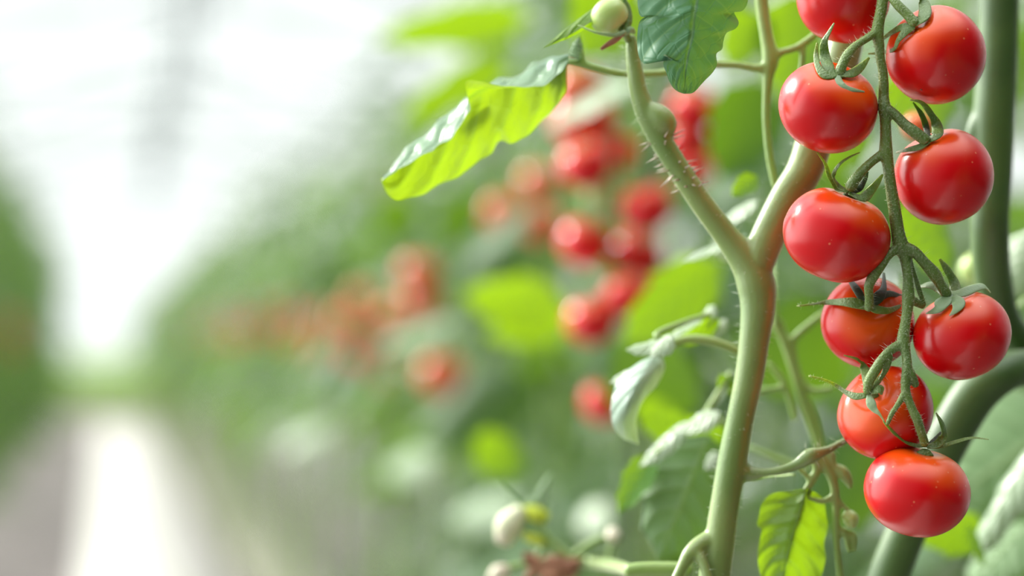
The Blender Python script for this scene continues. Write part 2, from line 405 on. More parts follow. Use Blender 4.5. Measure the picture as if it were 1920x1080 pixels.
T4, sp4 = hero_tomato((1770, 331, 4), 93, 90, (1739, 262), 'plump red tomato at mid height on the right of the truss, below the scarred one', sepals=[
    ([(1742, 263, 1), (1757, 252, 3), (1756, 234, 5), (1743, 210, 6), (1727, 192, 6), (1706, 187, 5)], [14, 22, 20, 15, 10, 4], S_),
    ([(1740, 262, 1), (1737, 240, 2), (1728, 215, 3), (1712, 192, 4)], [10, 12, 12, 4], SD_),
    ([(1741, 265, .8), (1725, 275, .8), (1704, 280, 1), (1680, 286, 1.5)], [12, 14, 10, 4], S_)], seed=4)
T5, sp5 = hero_tomato((1568, 440, 0), 102, 88, (1597, 360), 'widest red tomato, orange towards its left side, hanging left of the truss at mid height', sepals=[
    ([(1590, 360, .8), (1570, 352, 2), (1556, 332, 3), (1548, 309, 4), (1540, 296, 4), (1532, 286, 4)], [12, 16, 12, 7, 5, 3], S_),
    ([(1588, 358, .8), (1572, 348, 3), (1563, 328, 5), (1574, 308, 6), (1592, 295, 6), (1612, 286, 6)], [10, 12, 9, 7, 6, 3], S_),
    ([(1592, 362, .8), (1617, 371, 1.2), (1632, 358, 3), (1645, 342, 4), (1655, 327, 4)], [12, 20, 17, 12, 4], S_),
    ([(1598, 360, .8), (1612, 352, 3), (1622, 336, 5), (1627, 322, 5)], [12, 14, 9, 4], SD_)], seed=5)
T6, sp6 = hero_tomato((1627, 604, 17), 88, 86, (1627, 572), 'red tomato half hidden behind the truss, below the widest one', sepals=[
    ([(1628, 576, .8), (1602, 568, 2), (1575, 566, 2), (1548, 567, 4), (1520, 571, 8), (1494, 574, 9)], [12, 20, 14, 10, 6, 3], S_),
    ([(1630, 574, .8), (1643, 580, 1.5), (1667, 582, 1), (1690, 573, 0)], [12, 16, 12, 6], S_),
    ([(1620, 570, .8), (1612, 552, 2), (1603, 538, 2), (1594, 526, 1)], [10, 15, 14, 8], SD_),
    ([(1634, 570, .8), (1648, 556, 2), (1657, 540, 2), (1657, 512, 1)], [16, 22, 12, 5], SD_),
    ([(1640, 568, .6), (1665, 551, .5), (1692, 556, 0)], [10, 14, 8], SD_)], seed=6)
T7, sp7 = hero_tomato((1804, 629, 6), 92, 82, (1778, 560), 'red tomato under a broad pale calyx, rightmost of the ripe cluster', hubmat=SP_, sepals=[
    ([(1782, 553, .8), (1768, 567, 1.4), (1757, 580, 1.6), (1736, 588, 1.0)], [16, 30, 17, 2], SP_),
    ([(1788, 556, .8), (1797, 568, 1.4), (1792, 581, 1.6), (1780, 592, 1.0)], [14, 26, 14, 2], SP_),
    ([(1784, 552, .8), (1805, 549, 2), (1828, 540, 3), (1845, 537, 2), (1857, 548, 0)], [20, 22, 20, 16, 5], SP_),
    ([(1792, 550, .8), (1788, 528, 1), (1776, 506, 1), (1762, 486, 0)], [22, 20, 17, 6], S_),
    ([(1776, 554, .6), (1762, 540, -1), (1742, 534, -3), (1725, 537, -5)], [16, 22, 20, 8], SP_)], seed=7)
T8, sp8 = hero_tomato((1660, 773, 8), 92, 80, (1627, 738), 'red tomato with an orange left flank and spidery sepals, second from the bottom', sepals=[
    ([(1624, 741, .8), (1604, 743, 1.2), (1585, 735, 3), (1568, 723, 5), (1545, 712, 7), (1516, 705, 8)], [12, 14, 9, 7, 5, 4], S_),
    ([(1626, 736, .8), (1625, 708, 1), (1620, 690, 1), (1608, 674, 2), (1582, 666, 2)], [10, 18, 16, 9, 3], S_),
    ([(1628, 738, .8), (1633, 756, 1.2), (1640, 768, 1.4), (1650, 778, 2), (1660, 794, 2)], [8, 18, 12, 5, 2], SP_),
    ([(1630, 736, .8), (1646, 730, 3), (1652, 728, 3), (1652, 740, 1.6)], [10, 16, 12, 5], S_),
    ([(1634, 730, .6), (1648, 712, 1), (1660, 694, 0)], [10, 12, 5], S_)], seed=8)
T9, sp9 = hero_tomato((1719, 921, -2), 100, 85, (1735, 838), 'largest red tomato at the very bottom tip of the ripe cluster', sepals=[
    ([(1735, 836, .3), (1718, 835, 1), (1699, 829, 2), (1680, 815, 4), (1665, 800, 5), (1656, 790, 5)], [10, 11, 11, 9, 6, 3], S_),
    ([(1738, 838, .3), (1758, 832, 2), (1770, 815, 4), (1766, 795, 5), (1755, 774, 5)], [10, 20, 20, 15, 4], S_),
    ([(1742, 838, .3), (1764, 837, 1), (1790, 829, 2), (1822, 821, 3), (1854, 824, 4)], [10, 10, 9, 7, 3], S_),
    ([(1737, 838, .2), (1752, 824, -5), (1764, 810, -9)], [8, 8, 4], SD_)], seed=9)
# blossom scar on T2
c2 = P(1755, 103, 4); dv = nz(cv(-36, -69, 50)); sc = MB(); sc.add(*tube([c2+dv*.0148, c2+dv*.01535], [.0006, .0004], seg=10)); obj('blossom_scar', sc, M_scar, T2)

# ------------------------------------------------------------------ truss stem carrying the ripe tomatoes
def T(l): return [P(x, y, m) for x, y, m, r in l], [r*U for x, y, m, r in l]
truss_lines = [
 [(1656, -60, -2, 10.5), (1655, 0, -2, 10.5), (1648, 40, -2, 11), (1645, 64, -2, 12), (1649, 86, -2, 9.5), (1650, 106, -2, 9), (1655, 132, -2, 9), (1657, 158, -2, 9.5), (1657, 182, -2, 10), (1658, 202, -3, 12), (1660, 222, -3, 10.5), (1661, 258, -3, 11), (1661, 284, -3, 13), (1665, 309, -3, 11), (1670, 348, -3, 11), (1678, 398, -3, 12), (1684, 438, -3, 13), (1690, 464, -3, 15), (1697, 484, -3, 11), (1702, 520, -4, 9.5), (1703, 556, -4, 12), (1701, 584, -4, 10), (1697, 610, -5, 10), (1694, 636, -6, 12), (1699, 664, -7, 9), (1701, 688, -8, 9.5), (1698, 714, -8, 9), (1699, 736, -8, 8.5), (1709, 764, -8, 8), (1719, 785, -8, 9), (1726, 806, -7, 8.5), (1734, 832, -5, 8.5)],
 [(1646, 58, -2, 9), (1627, 71, -4, 7.5), (1604, 86, -6, 7.5), (1589, 103, -8, 9.5), (1580, 120, -9, 9.5), (1573, 140, -9, 11)],
 [(1656, -40, -2, 8), (1668, -12, -3, 8), (1682, 8, -5, 9), (1700, 26, -6, 9.5), (1715, 44, -7, 10)],
 [(1658, 200, -3, 10), (1678, 215, -4, 9.5), (1696, 233, -5, 10), (1714, 247, -6, 11.5), (1735, 263, -6, 11)],
 [(1661, 286, -3, 11), (1640, 299, -4, 8.5), (1619, 318, -6, 9), (1604, 336, -7, 10.5), (1594, 352, -6.5, 11)],
 [(1690, 462, -3, 11), (1668, 476, -4, 8.5), (1653, 497, -5, 9), (1640, 514, -5, 10.5), (1629, 536, -4, 9), (1630, 558, -1, 8.5), (1629, 578, 1, 9)],
 [(1690, 462, -3, 12), (1713, 471, -4, 10.5), (1733, 492, -4, 10.5), (1752, 514, -3, 12.5), (1762, 531, -1, 10), (1775, 552, 1, 10.5)],
 [(1694, 644, -6, 11), (1672, 655, -6, 9), (1654, 674, -6, 9.5), (1640, 696, -6, 10), (1629, 716, -5, 9.5), (1626, 734, -4, 8)],
 [(1700, 688, -8, 8), (1709, 704, -8, 9), (1717, 722, -7, 7)],
 [(1698, 734, -8, 7.5), (1685, 756, -8, 5.5), (1672, 776, -8, 5), (1664, 795, -7.5, 4)],
 [(1700, 470, -3, 8), (1710, 500, -2, 4), (1722, 540, -1, 5), (1733, 572, 0, 4)],
 [(1703, 556, -4, 8), (1716, 566, -2, 8), (1730, 574, 0, 6)],
 [(1670, 668, -6, 5), (1662, 690, -5, 6), (1650, 712, -4, 4)],
]
tb = MB(); hb = MB()
for k_, l in enumerate(truss_lines):
    pt, rd = T(l); tb.add(*tube(pt, rd, seg=14, n=4))
    C_, R_ = line(pt, rd); ln = sum(np.linalg.norm(C_[i+1]-C_[i]) for i in range(len(C_)-1))
    hairs(hb, C_, R_, int(ln*14000), .0007, .00003, seed=k_); hairs(hb, C_, R_, int(ln*1500), .0022, .000055, seed=k_+40)
truss = obj('truss_stem', fuse(tb, .00032, 3), M_truss, loc=P(1656, 0, -2))
tag(truss, 'hairy green forking truss stem that carries the nine ripe tomatoes', 'plant stem')
obj('stem_hairs', hb, M_hair, truss)
# hairs on the long sepals
hh = MB()
for pts, spf in (([(1602, 568, 2), (1548, 567, 4), (1494, 574, 9)], sp6), ([(1604, 743, 1.2), (1568, 723, 5), (1516, 705, 8)], sp8)):
    q = [spf(*a) for a in pts]; C_, R_ = line(q, [.0006, .0006, .0003]); hairs(hh, C_, R_, 55, .0012, .00004, seed=3)
obj('sepal_hairs', hh, M_hair, truss)

# ------------------------------------------------------------------ forked plant in front (sits a little behind the trusses)
GB = 30
pA = empty('tomato_plant', P(1340, 1110, GB)*np.array((1, 1, 0)))
tag(pA, 'tomato plant with thick pale forked stem and side shoots, beside the ripe cluster', 'plant')
stemA = [
 [(1183, 70, GB, 10), (1186, 100, GB, 14), (1191, 135, GB, 16.5), (1197, 170, GB, 18), (1210, 208, GB, 21), (1230, 246, GB, 22.5), (1262, 300, GB, 22), (1315, 380, GB, 23), (1362, 442, GB, 25), (1398, 490, GB, 32), (1417, 530, GB, 38), (1421, 575, GB, 34.5), (1414, 640, GB, 30), (1405, 705, GB, 28.5), (1389, 780, GB, 27), (1374, 860, GB, 29), (1360, 940, GB, 28.5), (1350, 1010, GB, 30), (1338, 1100, GB, 32), (1330, 1250, GB, 34)],
 [(1412, 520, GB, 30), (1425, 480, GB, 34), (1446, 430, GB, 34), (1476, 370, GB+2, 34), (1508, 320, GB+4, 36), (1530, 255, GB+6, 37), (1560, 170, GB+10, 37), (1585, 80, GB+14, 36), (1600, -40, GB+18, 36)],
 [(1206, 200, GB, 14), (1232, 216, GB-1, 24), (1246, 232, GB-1, 25), (1250, 246, GB, 18)],
 [(1335, 1010, GB, 20), (1310, 1025, GB-2, 19), (1292, 1042, GB-4, 16), (1280, 1062, GB-5, 12), (1262, 1100, GB-6, 12)],
 [(1300, 1030, GB-3, 14), (1318, 1056, GB-6, 10), (1330, 1095, GB-8, 11)],
 [(1385, 880, GB, 20), (1405, 888, GB, 16), (1430, 886, GB-2, 9), (1462, 882, GB-4, 9), (1492, 872, GB-5, 11), (1518, 856, GB-6, 16), (1535, 850, GB-6, 12), (1556, 842, GB-4, 8), (1585, 826, GB, 7)],
]
sm_ = MB(); ha = MB(); hp = MB()
for k_, l in enumerate(stemA):
    pt, rd = T(l); sm_.add(*tube(pt, rd, seg=18, n=5)); C_, R_ = line(pt, rd)
    ln = sum(np.linalg.norm(C_[i+1]-C_[i]) for i in range(len(C_)-1))
    if k_ < 2 or k_ > 3: hairs(ha, C_, R_, int(ln*1300), .0032, .00007, seed=k_)
obj('main_stem', fuse(sm_, .0006, 5), M_stem, pA)
pt, rd = T([(1232, 250, GB, 22), (1262, 300, GB, 22), (1300, 358, GB, 23)]); C_, R_ = line(pt, rd)
hairs(hp, C_, R_, 46, .0045, .0004, seed=5)
obj('stem_hairs', ha, M_hair, pA); obj('rootlets', hp, M_hair_pink, pA)

def lowstem(x, y, d, r, par, mt):
    p0 = Pd(x, y, d); p1 = p0*np.array((1, 1, 0))+np.array((.01, .02, 0))
    obj('lower_stem', MB().add(*tube([p0, p0*.6+p1*.4, p1], [r*d/F]*3, seg=16)), mt, par)
lowstem(1332, 1200, D0+GB/1000, 33, pA, M_stem)
# ------------------------------------------------------------------ green tomato at the tip of the left fork
g1, spg = hero_tomato((1143, 31, GB-4), 37, 34, (1172, 60, .2), 'small unripe pale green tomato at the tip of the left fork', mat=M_green, hub=False, seed=11)
gc = MB(); gp = lambda x, y, m=0: P(x, y, GB-4+m)
gc.add(*tube([gp(1165, 52), gp(1172, 62), gp(1178, 74, 3)], [9*U, 7*U, 8*U], seg=12))
calg = obj('calyx', gc, M_truss, g1)
for pl, w, mt in (([gp(1170, 62, -3), (gp(1152, 76, -3)), gp(1140, 83, -3), gp(1127, 92, -3)], [4, 6, 5, 3], M_brown),
                  ([gp(1172, 60, -3), gp(1150, 66, -4), gp(1115, 60, -6), gp(1084, 47, -6)], [5, 4, 2.5, 1.5], M_sepal_pale),
                  ([gp(1172, 58, -2), gp(1178, 40, -1), gp(1176, 15, 0), gp(1168, -5, 0)], [5, 8, 7, 3], M_sepal),
                  ([gp(1172, 64, -2), gp(1182, 56, -2), gp(1190, 62, -1)], [4, 7, 3], M_sepal_pale)):
    obj('sepal', MB().add(*tube(pl, [x*U for x in w], seg=8, flat=.5, ref=cv(0, 0, 1))), mt, calg)

# ------------------------------------------------------------------ leaf stalk frame behind the trusses (compound leaf axis)
LB = 50
la = MB()
for l in ([(1424, -40, LB, 15), (1430, 20, LB, 14), (1438, 70, LB, 14), (1445, 112, LB, 17), (1440, 150, LB, 11), (1437, 220, LB, 9), (1443, 290, LB, 9), (1454, 350, LB, 8)],
          [(1446, 122, LB, 13), (1420, 128, LB, 9), (1380, 122, LB, 8), (1330, 121, LB, 8), (1290, 126, LB-2, 8), (1245, 136, LB-2, 8), (1200, 139, LB-4, 8), (1160, 138, LB-6, 8), (1120, 129, LB-8, 8), (1088, 120, LB-9, 8), (1060, 116, LB-10, 6)],
          [(1447, 110, LB, 12), (1466, 98, LB, 8), (1492, 90, LB, 8), (1520, 72, LB, 8), (1545, 50, LB, 7)],
          [(1505, 86, LB, 7), (1505, 110, LB, 7), (1500, 140, LB, 6)],
          [(1092, 118, LB-9, 8), (1090, 98, LB-9, 6), (1080, 82, LB-9, 5)]):
    pt, rd = T(l); la.add(*tube(pt, rd, seg=12, n=5))
leafA = obj('leaf_stalk', fuse(la, .0006, 4), M_stem_lo, pA)
# near-left blade: white glare painted into the top colour, lime underside
k = LB-10
Mi = [(1066, 106, k), (1036, 100, k+1), (1008, 112, k+2), (980, 134, k+3), (935, 148, k+3), (885, 176, k+3), (838, 212, k+3), (785, 255, k+3), (742, 296, k+2), (716, 330, k)]
A_ = [(1066, 116, k-3), (1048, 138, k-8), (1020, 160, k-11), (985, 164, k-13), (930, 160, k-14), (876, 151, k-13), (874, 175, k-10), (880, 208, k-8), (858, 240, k-10), (820, 278, k-9), (790, 290, k-8), (752, 316, k-6), (718, 342, k-2)]
B_ = [(1062, 122, k+2), (1061, 165, k+6), (1045, 195, k+10), (1022, 226, k+13), (990, 252, k+14), (958, 268, k+14), (938, 262, k+13), (920, 286, k+13), (880, 316, k+13), (830, 345, k+12), (785, 364, k+9), (745, 374, k+5), (722, 360, k+2), (714, 336, k)]
tp = lambda L_: [P(*q) for q in L_]
bl = sheet(tp(A_), tp(Mi), tp(B_), nu=72, nv=14, bulge=.12, flip=True, wr=.0012, seed=2)
o = obj('leaf', bl, M_leaf, pA); tag(o, 'leaf lit lime green from behind, white glare on its folded top')
bl = MB(); leaflet(bl, P(1085, 112, k-2), P(1086, 70, k+2), cv(.3, .3, 1), 30*U, 3, cup=.9, arch=-.1); leaflet(bl, P(1062, 112, k), P(985, 118, k+12), cv(.1, 1, .1), 60*U, 4, cup=.4)
leaflet(bl, P(905, 190, k+6), P(812, 214, k+10), cv(0, .8, .5), 36*U, 5, cup=.6)
parts('leaf', bl, M_leaf_blue, pA)
# bluish leaf hanging from the top edge
k = -8
Mi = [(1318, -80, k), (1308, -20, k-2), (1300, 30, k-3), (1296, 70, k-3), (1287, 110, k-2), (1283, 150, k), (1283, 176, k+3)]
A_ = [(1318, -90, k), (1240, -60, k+3), (1199, -10, k+7), (1197, 20, k+7), (1202, 32, k+6), (1210, 31, k+5), (1199, 42, k+7), (1195, 65, k+7), (1196, 98, k+6), (1204, 117, k+4), (1218, 119, k+3), (1236, 110, k+1), (1248, 101, k-1), (1243, 118, k+1), (1249, 136, k+1), (1257, 156, k+2), (1268, 171, k+3), (1283, 176, k+3)]
B_ = [(1318, -90, k), (1390, -60, k+4), (1402, -8, k+6), (1399, 12, k+6), (1388, 22, k+6), (1376, 22, k+5), (1385, 42, k+6), (1379, 54, k+5), (1362, 62, k+4), (1356, 78, k+3), (1354, 92, k+3), (1343, 101, k+2), (1343, 122, k+2), (1332, 142, k+3), (1314, 160, k+3), (1298, 173, k+3), (1283, 176, k+3)]
o = obj('leaf', sheet(tp(A_), tp(Mi), tp(B_), nu=84, nv=20, bulge=.1, flip=False, wr=.0012), M_leaf_blue, pA); tag(o, 'sharp bluish green leaf with deep veins')
bl = MB(); leaflet(bl, P(1240, -60, 40), P(1000, 58, 20), cv(.2, 1, -.35), 46*U, 8, cup=1.2, arch=.12, nu=16)
o = obj('leaf', bl, M_leaf_lime, pA)

def pl(mb, b, t, d, W, n, d2=None, **kw):
    """leaflet from base px to tip px at distance d (m), W in px, n in right/up/towards-viewer terms"""
    leaflet(mb, Pd(b[0], b[1], d), Pd(t[0], t[1], d2 or d), cv(*n), W*d/F, **kw)

# blades and shoots of the front plant, left and below the fork
def tl(l, d):   # stalk at distance d
    return [Pd(x, y, d+m) for x, y, m, r in l], [r*d/F for x, y, m, r in l]
dA = .82
s1 = MB(); s1.add(*tube(*tl([(1400, 668, 0, 9), (1365, 650, 0, 9), (1325, 638, 0, 9), (1290, 636, 0, 8.5), (1262, 644, 0, 8), (1235, 664, 0, 6)], dA), seg=10))
s1.add(*tube(*tl([(1262, 646, 0, 7), (1230, 628, .0, 6), (1280, 605, .01, 5), (1330, 590, .02, 5)], dA), seg=8))
stk = obj('leaf_stalk', s1, M_stem_lo, pA)
b1 = MB()
da_ = (dA-D0)*1000; q_ = lambda L_: [P(x, y, da_+m) for x, y, m in L_]
fold = sheet(q_([(1236, 660, 0), (1195, 682, -5), (1160, 712, -8), (1146, 755, -9), (1148, 795, -8), (1168, 822, -4), (1198, 834, 0)]),
             q_([(1238, 664, 0), (1212, 700, -12), (1188, 735, -15), (1174, 775, -14), (1176, 805, -9), (1190, 826, -3), (1198, 834, 0)]),
             q_([(1240, 664, 0), (1246, 690, -3), (1232, 722, -4), (1208, 748, -6), (1196, 775, -6), (1194, 800, -3), (1198, 834, 0)]), nu=40, nv=12, bulge=.15, flip=False, wr=.0006)
b1.merge(fold)
pl(b1, (1268, 640), (1172, 646), dA, 56, (-.1, 1, .6), seed=32, cup=.4)
pl(b1, (1262, 628), (1215, 664), dA-.01, 50, (-.2, .9, .7), seed=33, cup=.4)
pl(b1, (1205, 690), (1140, 712), dA, 40, (-.2, .8, .6), seed=35, cup=.4)
o = parts('leaf', b1, M_leaf_glare, pA); tag(o, 'drooping pale leaf with white glare')
b1 = MB()
pl(b1, (1400, 440), (1272, 478), dA+.03, 46, (-.2, 1, .4), seed=41, cup=.3)
pl(b1, (1420, 375), (1340, 420), dA+.05, 46, (0, 1, .5), seed=42, cup=.3)
pl(b1, (1385, 480), (1335, 440), dA+.06, 60, (-.4, .8, .5), seed=43)
pl(b1, (1340, 572), (1312, 612), dA+.03, 30, (-.4, .6, .7), seed=44)
pl(b1, (1362, 598), (1326, 632), dA+.03, 30, (-.4, .6, .7), seed=45)
pl(b1, (1330, 590), (1200, 650), dA+.02, 26, (-.2, 1, .3), seed=46)
o = parts('leaf', b1, M_leaf_glare, pA)
b1 = MB()
pl(b1, (1420, 330), (1372, 370), dA+.03, 40, (0, -.4, -1), seed=51)
pl(b1, (1350, 600), (1268, 642), dA+.03, 46, (.1, .4, -1), seed=52)
o = parts('leaf', b1, M_leaf_lime, pA)
# second leaf group: shoulder with painted white glare, dark hanging blade
dB = .86
s1 = MB(); s1.add(*tube(*tl([(1375, 800, 0, 8), (1340, 790, 0, 7), (1300, 795, 0, 7), (1268, 820, 0, 6), (1230, 850, 0, 5)], dB), seg=8)); s1.add(*tube(*tl([(1310, 795, 0, 6), (1330, 765, 0, 6), (1352, 730, 0, 6), (1370, 700, 0, 6)], dB), seg=8))
obj('leaf_stalk', s1, M_stem_lo, pA)
b1 = MB()
pl(b1, (1288, 790), (1190, 866), dB, 56, (-.45, .9, .6), seed=61, cup=.5, nu=12, lob=.1)
pl(b1, (1350, 772), (1272, 804), dB-.01, 54, (-.3, .9, .7), seed=62)
pl(b1, (1362, 715), (1325, 770), dB, 30, (-.7, .6, .5), seed=63)
pl(b1, (1350, 850), (1320, 880), dB, 34, (-.3, .5, .8), seed=64)
o = parts('leaf', b1, M_leaf_glare, pA)
b1 = MB()
pl(b1, (1330, 815), (1232, 1050), dB+.01, 190, (-.1, .35, 1), seed=65, cup=.3, arch=.05, nu=16, nv=10, teeth=4)
o = parts('leaf', b1, M_leaf_blue, pA); tag(o, 'large dark bluish leaf hanging tip down')
b1 = MB()
pl(b1, (1225, 850), (1165, 965), dB+.015, 60, (.5, -.2, -1), seed=66, cup=.3)
pl(b1, (1370, 800), (1225, 830), dB+.05, 80, (0, .3, -1), seed=67)
pl(b1, (1300, 820), (1195, 770), dB+.10, 70, (0, .2, -1), seed=68)
pl(b1, (1372, 740), (1352, 700), dB, 36, (.2, .2, -1), seed=69)
o = parts('leaf', b1, M_leaf_lime, pA)
# pale cut side shoot and flower spray at the bottom
dC = .80; dF = .93
s1 = MB()
s1.add(*tube(*tl([(1290, 1068, 0, 14), (1240, 1067, 0, 14), (1200, 1068, 0, 14), (1178, 1070, 0, 13)], dC), seg=14))
for l in ([(1190, 1072, -.12, 10), (1150, 1060, -.05, 10), (1110, 1055, .0, 9), (1060, 1040, .0, 9), (1020, 1000, 0, 7), (1004, 960, 0, 6)],
          [(1075, 1042, 0, 6), (1100, 1022, 0, 6), (1130, 1006, 0, 5)], [(1140, 1060, 0, 7), (1146, 1030, 0, 6), (1150, 1012, 0, 7)],
          [(1030, 1010, 0, 5), (1000, 1050, 0, 6), (950, 1066, 0, 6), (920, 1080, 0, 6)]):
    s1.add(*tube(*tl(l, dF), seg=8))
spr = obj('flower_spray', s1, M_stem_lo, pA); tag(spr, 'pale side shoot bearing a withered bloom and buds')
b1 = MB()
for (x0, y0, x1, y1, w) in ((1005, 965, 1032, 890, 20), (1000, 960, 935, 905, 9), (1010, 975, 1030, 945, 22), (985, 968, 1000, 935, 20)):
    b1.add(*tube(*tl([(x0, y0, 0, w*.5), ((x0+x1)/2-3, (y0+y1)/2, 0, w*.5), (x1, y1, 0, 3)], dF), seg=10, flat=.5, ref=cv(0, 0, 1)))
parts('sepal', b1, M_sepal_pale, spr)
b1 = MB(); b1.add(*tube(*tl([(985, 955, 0, 10), (1003, 963, 0, 17), (1022, 968, 0, 12)], dF), seg=12)); b1.add(*tube(*tl([(985, 1005, 0, 8), (1003, 1012, 0, 10), (1020, 1018, 0, 6)], dF), seg=10))
parts('bud', b1, M_yellow, spr)
b1 = MB(); b1.add(*tube(*tl([(975, 960, 0, 16), (955, 985, 0, 26), (945, 1012, 0, 18)], dF), seg=12)); b1.add(*tube(*tl([(1150, 1014, 0, 10), (1150, 1004, 0, 16), (1148, 994, 0, 10)], dF), seg=12))
b1.add(*tube(*tl([(950, 1066, 0, 10), (938, 1074, 0, 18), (925, 1085, 0, 14)], dF), seg=12))
parts('petal', b1, M_petal, spr)
b1 = MB(); rnd = random.Random(4)
for (x0, y0, x1, y1, w) in ((980, 1036, 1030, 1062, 16), (1005, 1075, 1092, 1046, 26), (1030, 1050, 1095, 1060, 20), (1040, 1052, 1080, 1085, 16), (1000, 1052, 985, 1090, 14), (1020, 1050, 1060, 1040, 16)):
    pl(b1, (x0, y0), (x1, y1), dF-.01, w*1.6, (rnd.uniform(-.5, .5), .6, .8), seed=rnd.random(), cup=1.2, ripple=.5, arch=rnd.uniform(-.2, .3))
parts('withered_petal', b1, M_brown, spr)

# lime leaf and sucker hanging under the side stem, right of the main stem
dS = .79
s1 = MB()
for l in ([(1526, 856, 0, 11), (1532, 880, 0, 9), (1520, 905, 0, 8), (1508, 925, 0, 7)], [(1490, 872, 0, 5), (1510, 890, 0, 5), (1520, 905, 0, 5)], [(1410, 900, .01, 3.5), (1440, 894, .01, 3.5), (1490, 890, 0, 3.5)],
          [(1535, 852, 0, 8), (1552, 880, 0, 9), (1564, 910, 0, 9), (1568, 950, 0, 8), (1568, 1000, 0, 7), (1572, 1050, 0, 7), (1578, 1100, 0, 9)],
          [(1566, 930, 0, 6), (1582, 950, 0, 5), (1592, 960, 0, 6)], [(1508, 930, 0, 4), (1540, 940, 0, 6), (1560, 932, 0, 6)], [(1568, 990, 0, 5), (1585, 1000, 0, 7), (1592, 1035, 0, 4)], [(1578, 1000, 0, 4), (1600, 1003, 0, 6), (1603, 1035, 0, 3)],
          [(1560, 870, 0, 4), (1580, 885, 0, 12), (1592, 905, 0, 8), (1594, 915, 0, 4)], [(1545, 860, 0, 3), (1556, 850, 0, 10), (1562, 872, 0, 6)]):
    s1.add(*tube(*tl(l, dS), seg=10))
shoot = obj('side_shoot', fuse(s1, .0006, 3), M_stem_lo, pA)
s1 = MB()
for (x, y, r) in ((1595, 972, 15), (1596, 968, 11)): s1.add(*tube(*tl([(x-8, y-6, 0, r*.7), (x, y, 0, r), (x+2, y+12, 0, r*.7)], dS), seg=14))
obj('bud', s1, M_green, shoot)
k = 38
Mi = [(1512, 916, k), (1500, 960, k-2), (1488, 1000, k-2), (1478, 1040, k), (1470, 1080, k+4), (1462, 1130, k+8)]
A_ = [(1508, 916, k), (1478, 920, k+3), (1446, 926, k+4), (1428, 945, k+5), (1424, 965, k+5), (1419, 985, k+5), (1428, 992, k+5), (1424, 1015, k+5), (1421, 1050, k+6), (1430, 1090, k+8), (1462, 1135, k+8)]
B_ = [(1514, 916, k), (1530, 924, k+3), (1545, 938, k+3), (1549, 965, k+4), (1552, 990, k+4), (1545, 1020, k+5), (1548, 1050, k+5), (1530, 1090, k+8), (1462, 1135, k+8)]
o = obj('leaf', sheet(tp(A_), tp(Mi), tp(B_), nu=40, nv=10, bulge=-.15, flip=True, wr=.0006), M_leaf_lime, pA); tag(o, 'lime green leaf glowing in the light')
# dim thin stalks between the fork and the ripe cluster
dT = .86
s1 = MB()
for l in ([(1452, 604, 0, 8), (1470, 640, 0, 9), (1487, 690, 0, 9), (1503, 745, 0, 9), (1520, 795, 0, 8), (1535, 840, 0, 7)], [(1462, 600, 0, 6), (1472, 630, 0, 7), (1482, 640, 0, 8), (1510, 615, 0, 8), (1545, 588, 0, 7), (1585, 565, 0, 6)],
          [(1485, 640, 0, 8), (1492, 680, 0, 6), (1505, 715, 0, 6), (1525, 732, 0, 6), (1560, 728, 0, 6)], [(1506, 735, 0, 6), (1520, 760, 0, 6), (1535, 800, 0, 6), (1545, 850, 0, 5)],
          [(1440, 680, 0, 5), (1465, 710, 0, 7), (1480, 745, 0, 7), (1492, 785, 0, 8)], [(1400, 740, 0, 5), (1430, 732, 0, 6), (1468, 728, 0, 6)], [(1450, 480, .02, 4), (1452, 560, 0, 6), (1456, 620, 0, 7)], [(1405, 840, .03, 7), (1460, 862, .03, 7), (1520, 880, .03, 6)]):
    s1.add(*tube(*tl(l, dT), seg=10))
obj('leaf_stalk', fuse(s1, .0007, 3), M_stem_lo, pA)

# ------------------------------------------------------------------ second plant, thick stem at the right edge
pB = empty('tomato_plant', Pd(1700, 1080, .84)*np.array((1, 1, 0)))
tag(pB, 'tomato plant with thick shadowed stems behind the ripe cluster, along the right edge', 'plant')
s1 = MB()
for l in ([(1875, -60, 0, 38), (1872, 40, 0, 38), (1868, 150, 0, 39), (1862, 240, 0, 40), (1860, 330, 0, 38), (1856, 420, 0, 37), (1862, 520, .01, 36), (1890, 620, .02, 36), (1980, 680, .03, 36)],
          [(2000, 682, .02, 30), (1930, 688, .01, 34), (1880, 700, 0, 38), (1830, 738, 0, 42), (1790, 800, 0, 42), (1760, 860, 0, 40), (1725, 940, 0, 38), (1690, 1020, 0, 38), (1660, 1100, 0, 38), (1640, 1200, 0, 38)],
          [(1845, 210, 0, 20), (1828, 250, 0, 18), (1825, 300, 0, 12)]):
    s1.add(*tube(*tl(l, .84), seg=20))
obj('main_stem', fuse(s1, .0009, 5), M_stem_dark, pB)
lowstem(1645, 1170, .84, 37, pB, M_stem_dark)
b1 = MB()
pl(b1, (1960, 820), (1790, 1030), .90, 92, (-.3, .9, .5), seed=71, cup=.5, arch=.2, nu=14)
pl(b1, (1930, 430), (1885, 560), .92, 90, (-.5, .5, .8), seed=72, cup=.4)
pl(b1, (1740, 610), (1690, 510), .90, 60, (0, 1, .4), seed=73)
o = parts('leaf', b1, M_leaf_glare, pB); tag(o, 'leaf with painted white glare')
b1 = MB()
pl(b1, (1910, 610), (1935, 680), .93, 90, (0, .3, -1), seed=74)
pl(b1, (1850, 1000), (1700, 985), .95, 90, (0, .3, -1), seed=75)
pl(b1, (1810, 980), (1850, 1060), .90, 26, (.6, .2, -1), seed=76)
pl(b1, (1690, 120), (1760, 260), .95, 140, (0, .2, -1), seed=77)
pl(b1, (1690, 380), (1780, 520), .95, 90, (0, .2, -1), seed=78)
parts('leaf', b1, M_leaf_lime, pB)
b1 = MB()
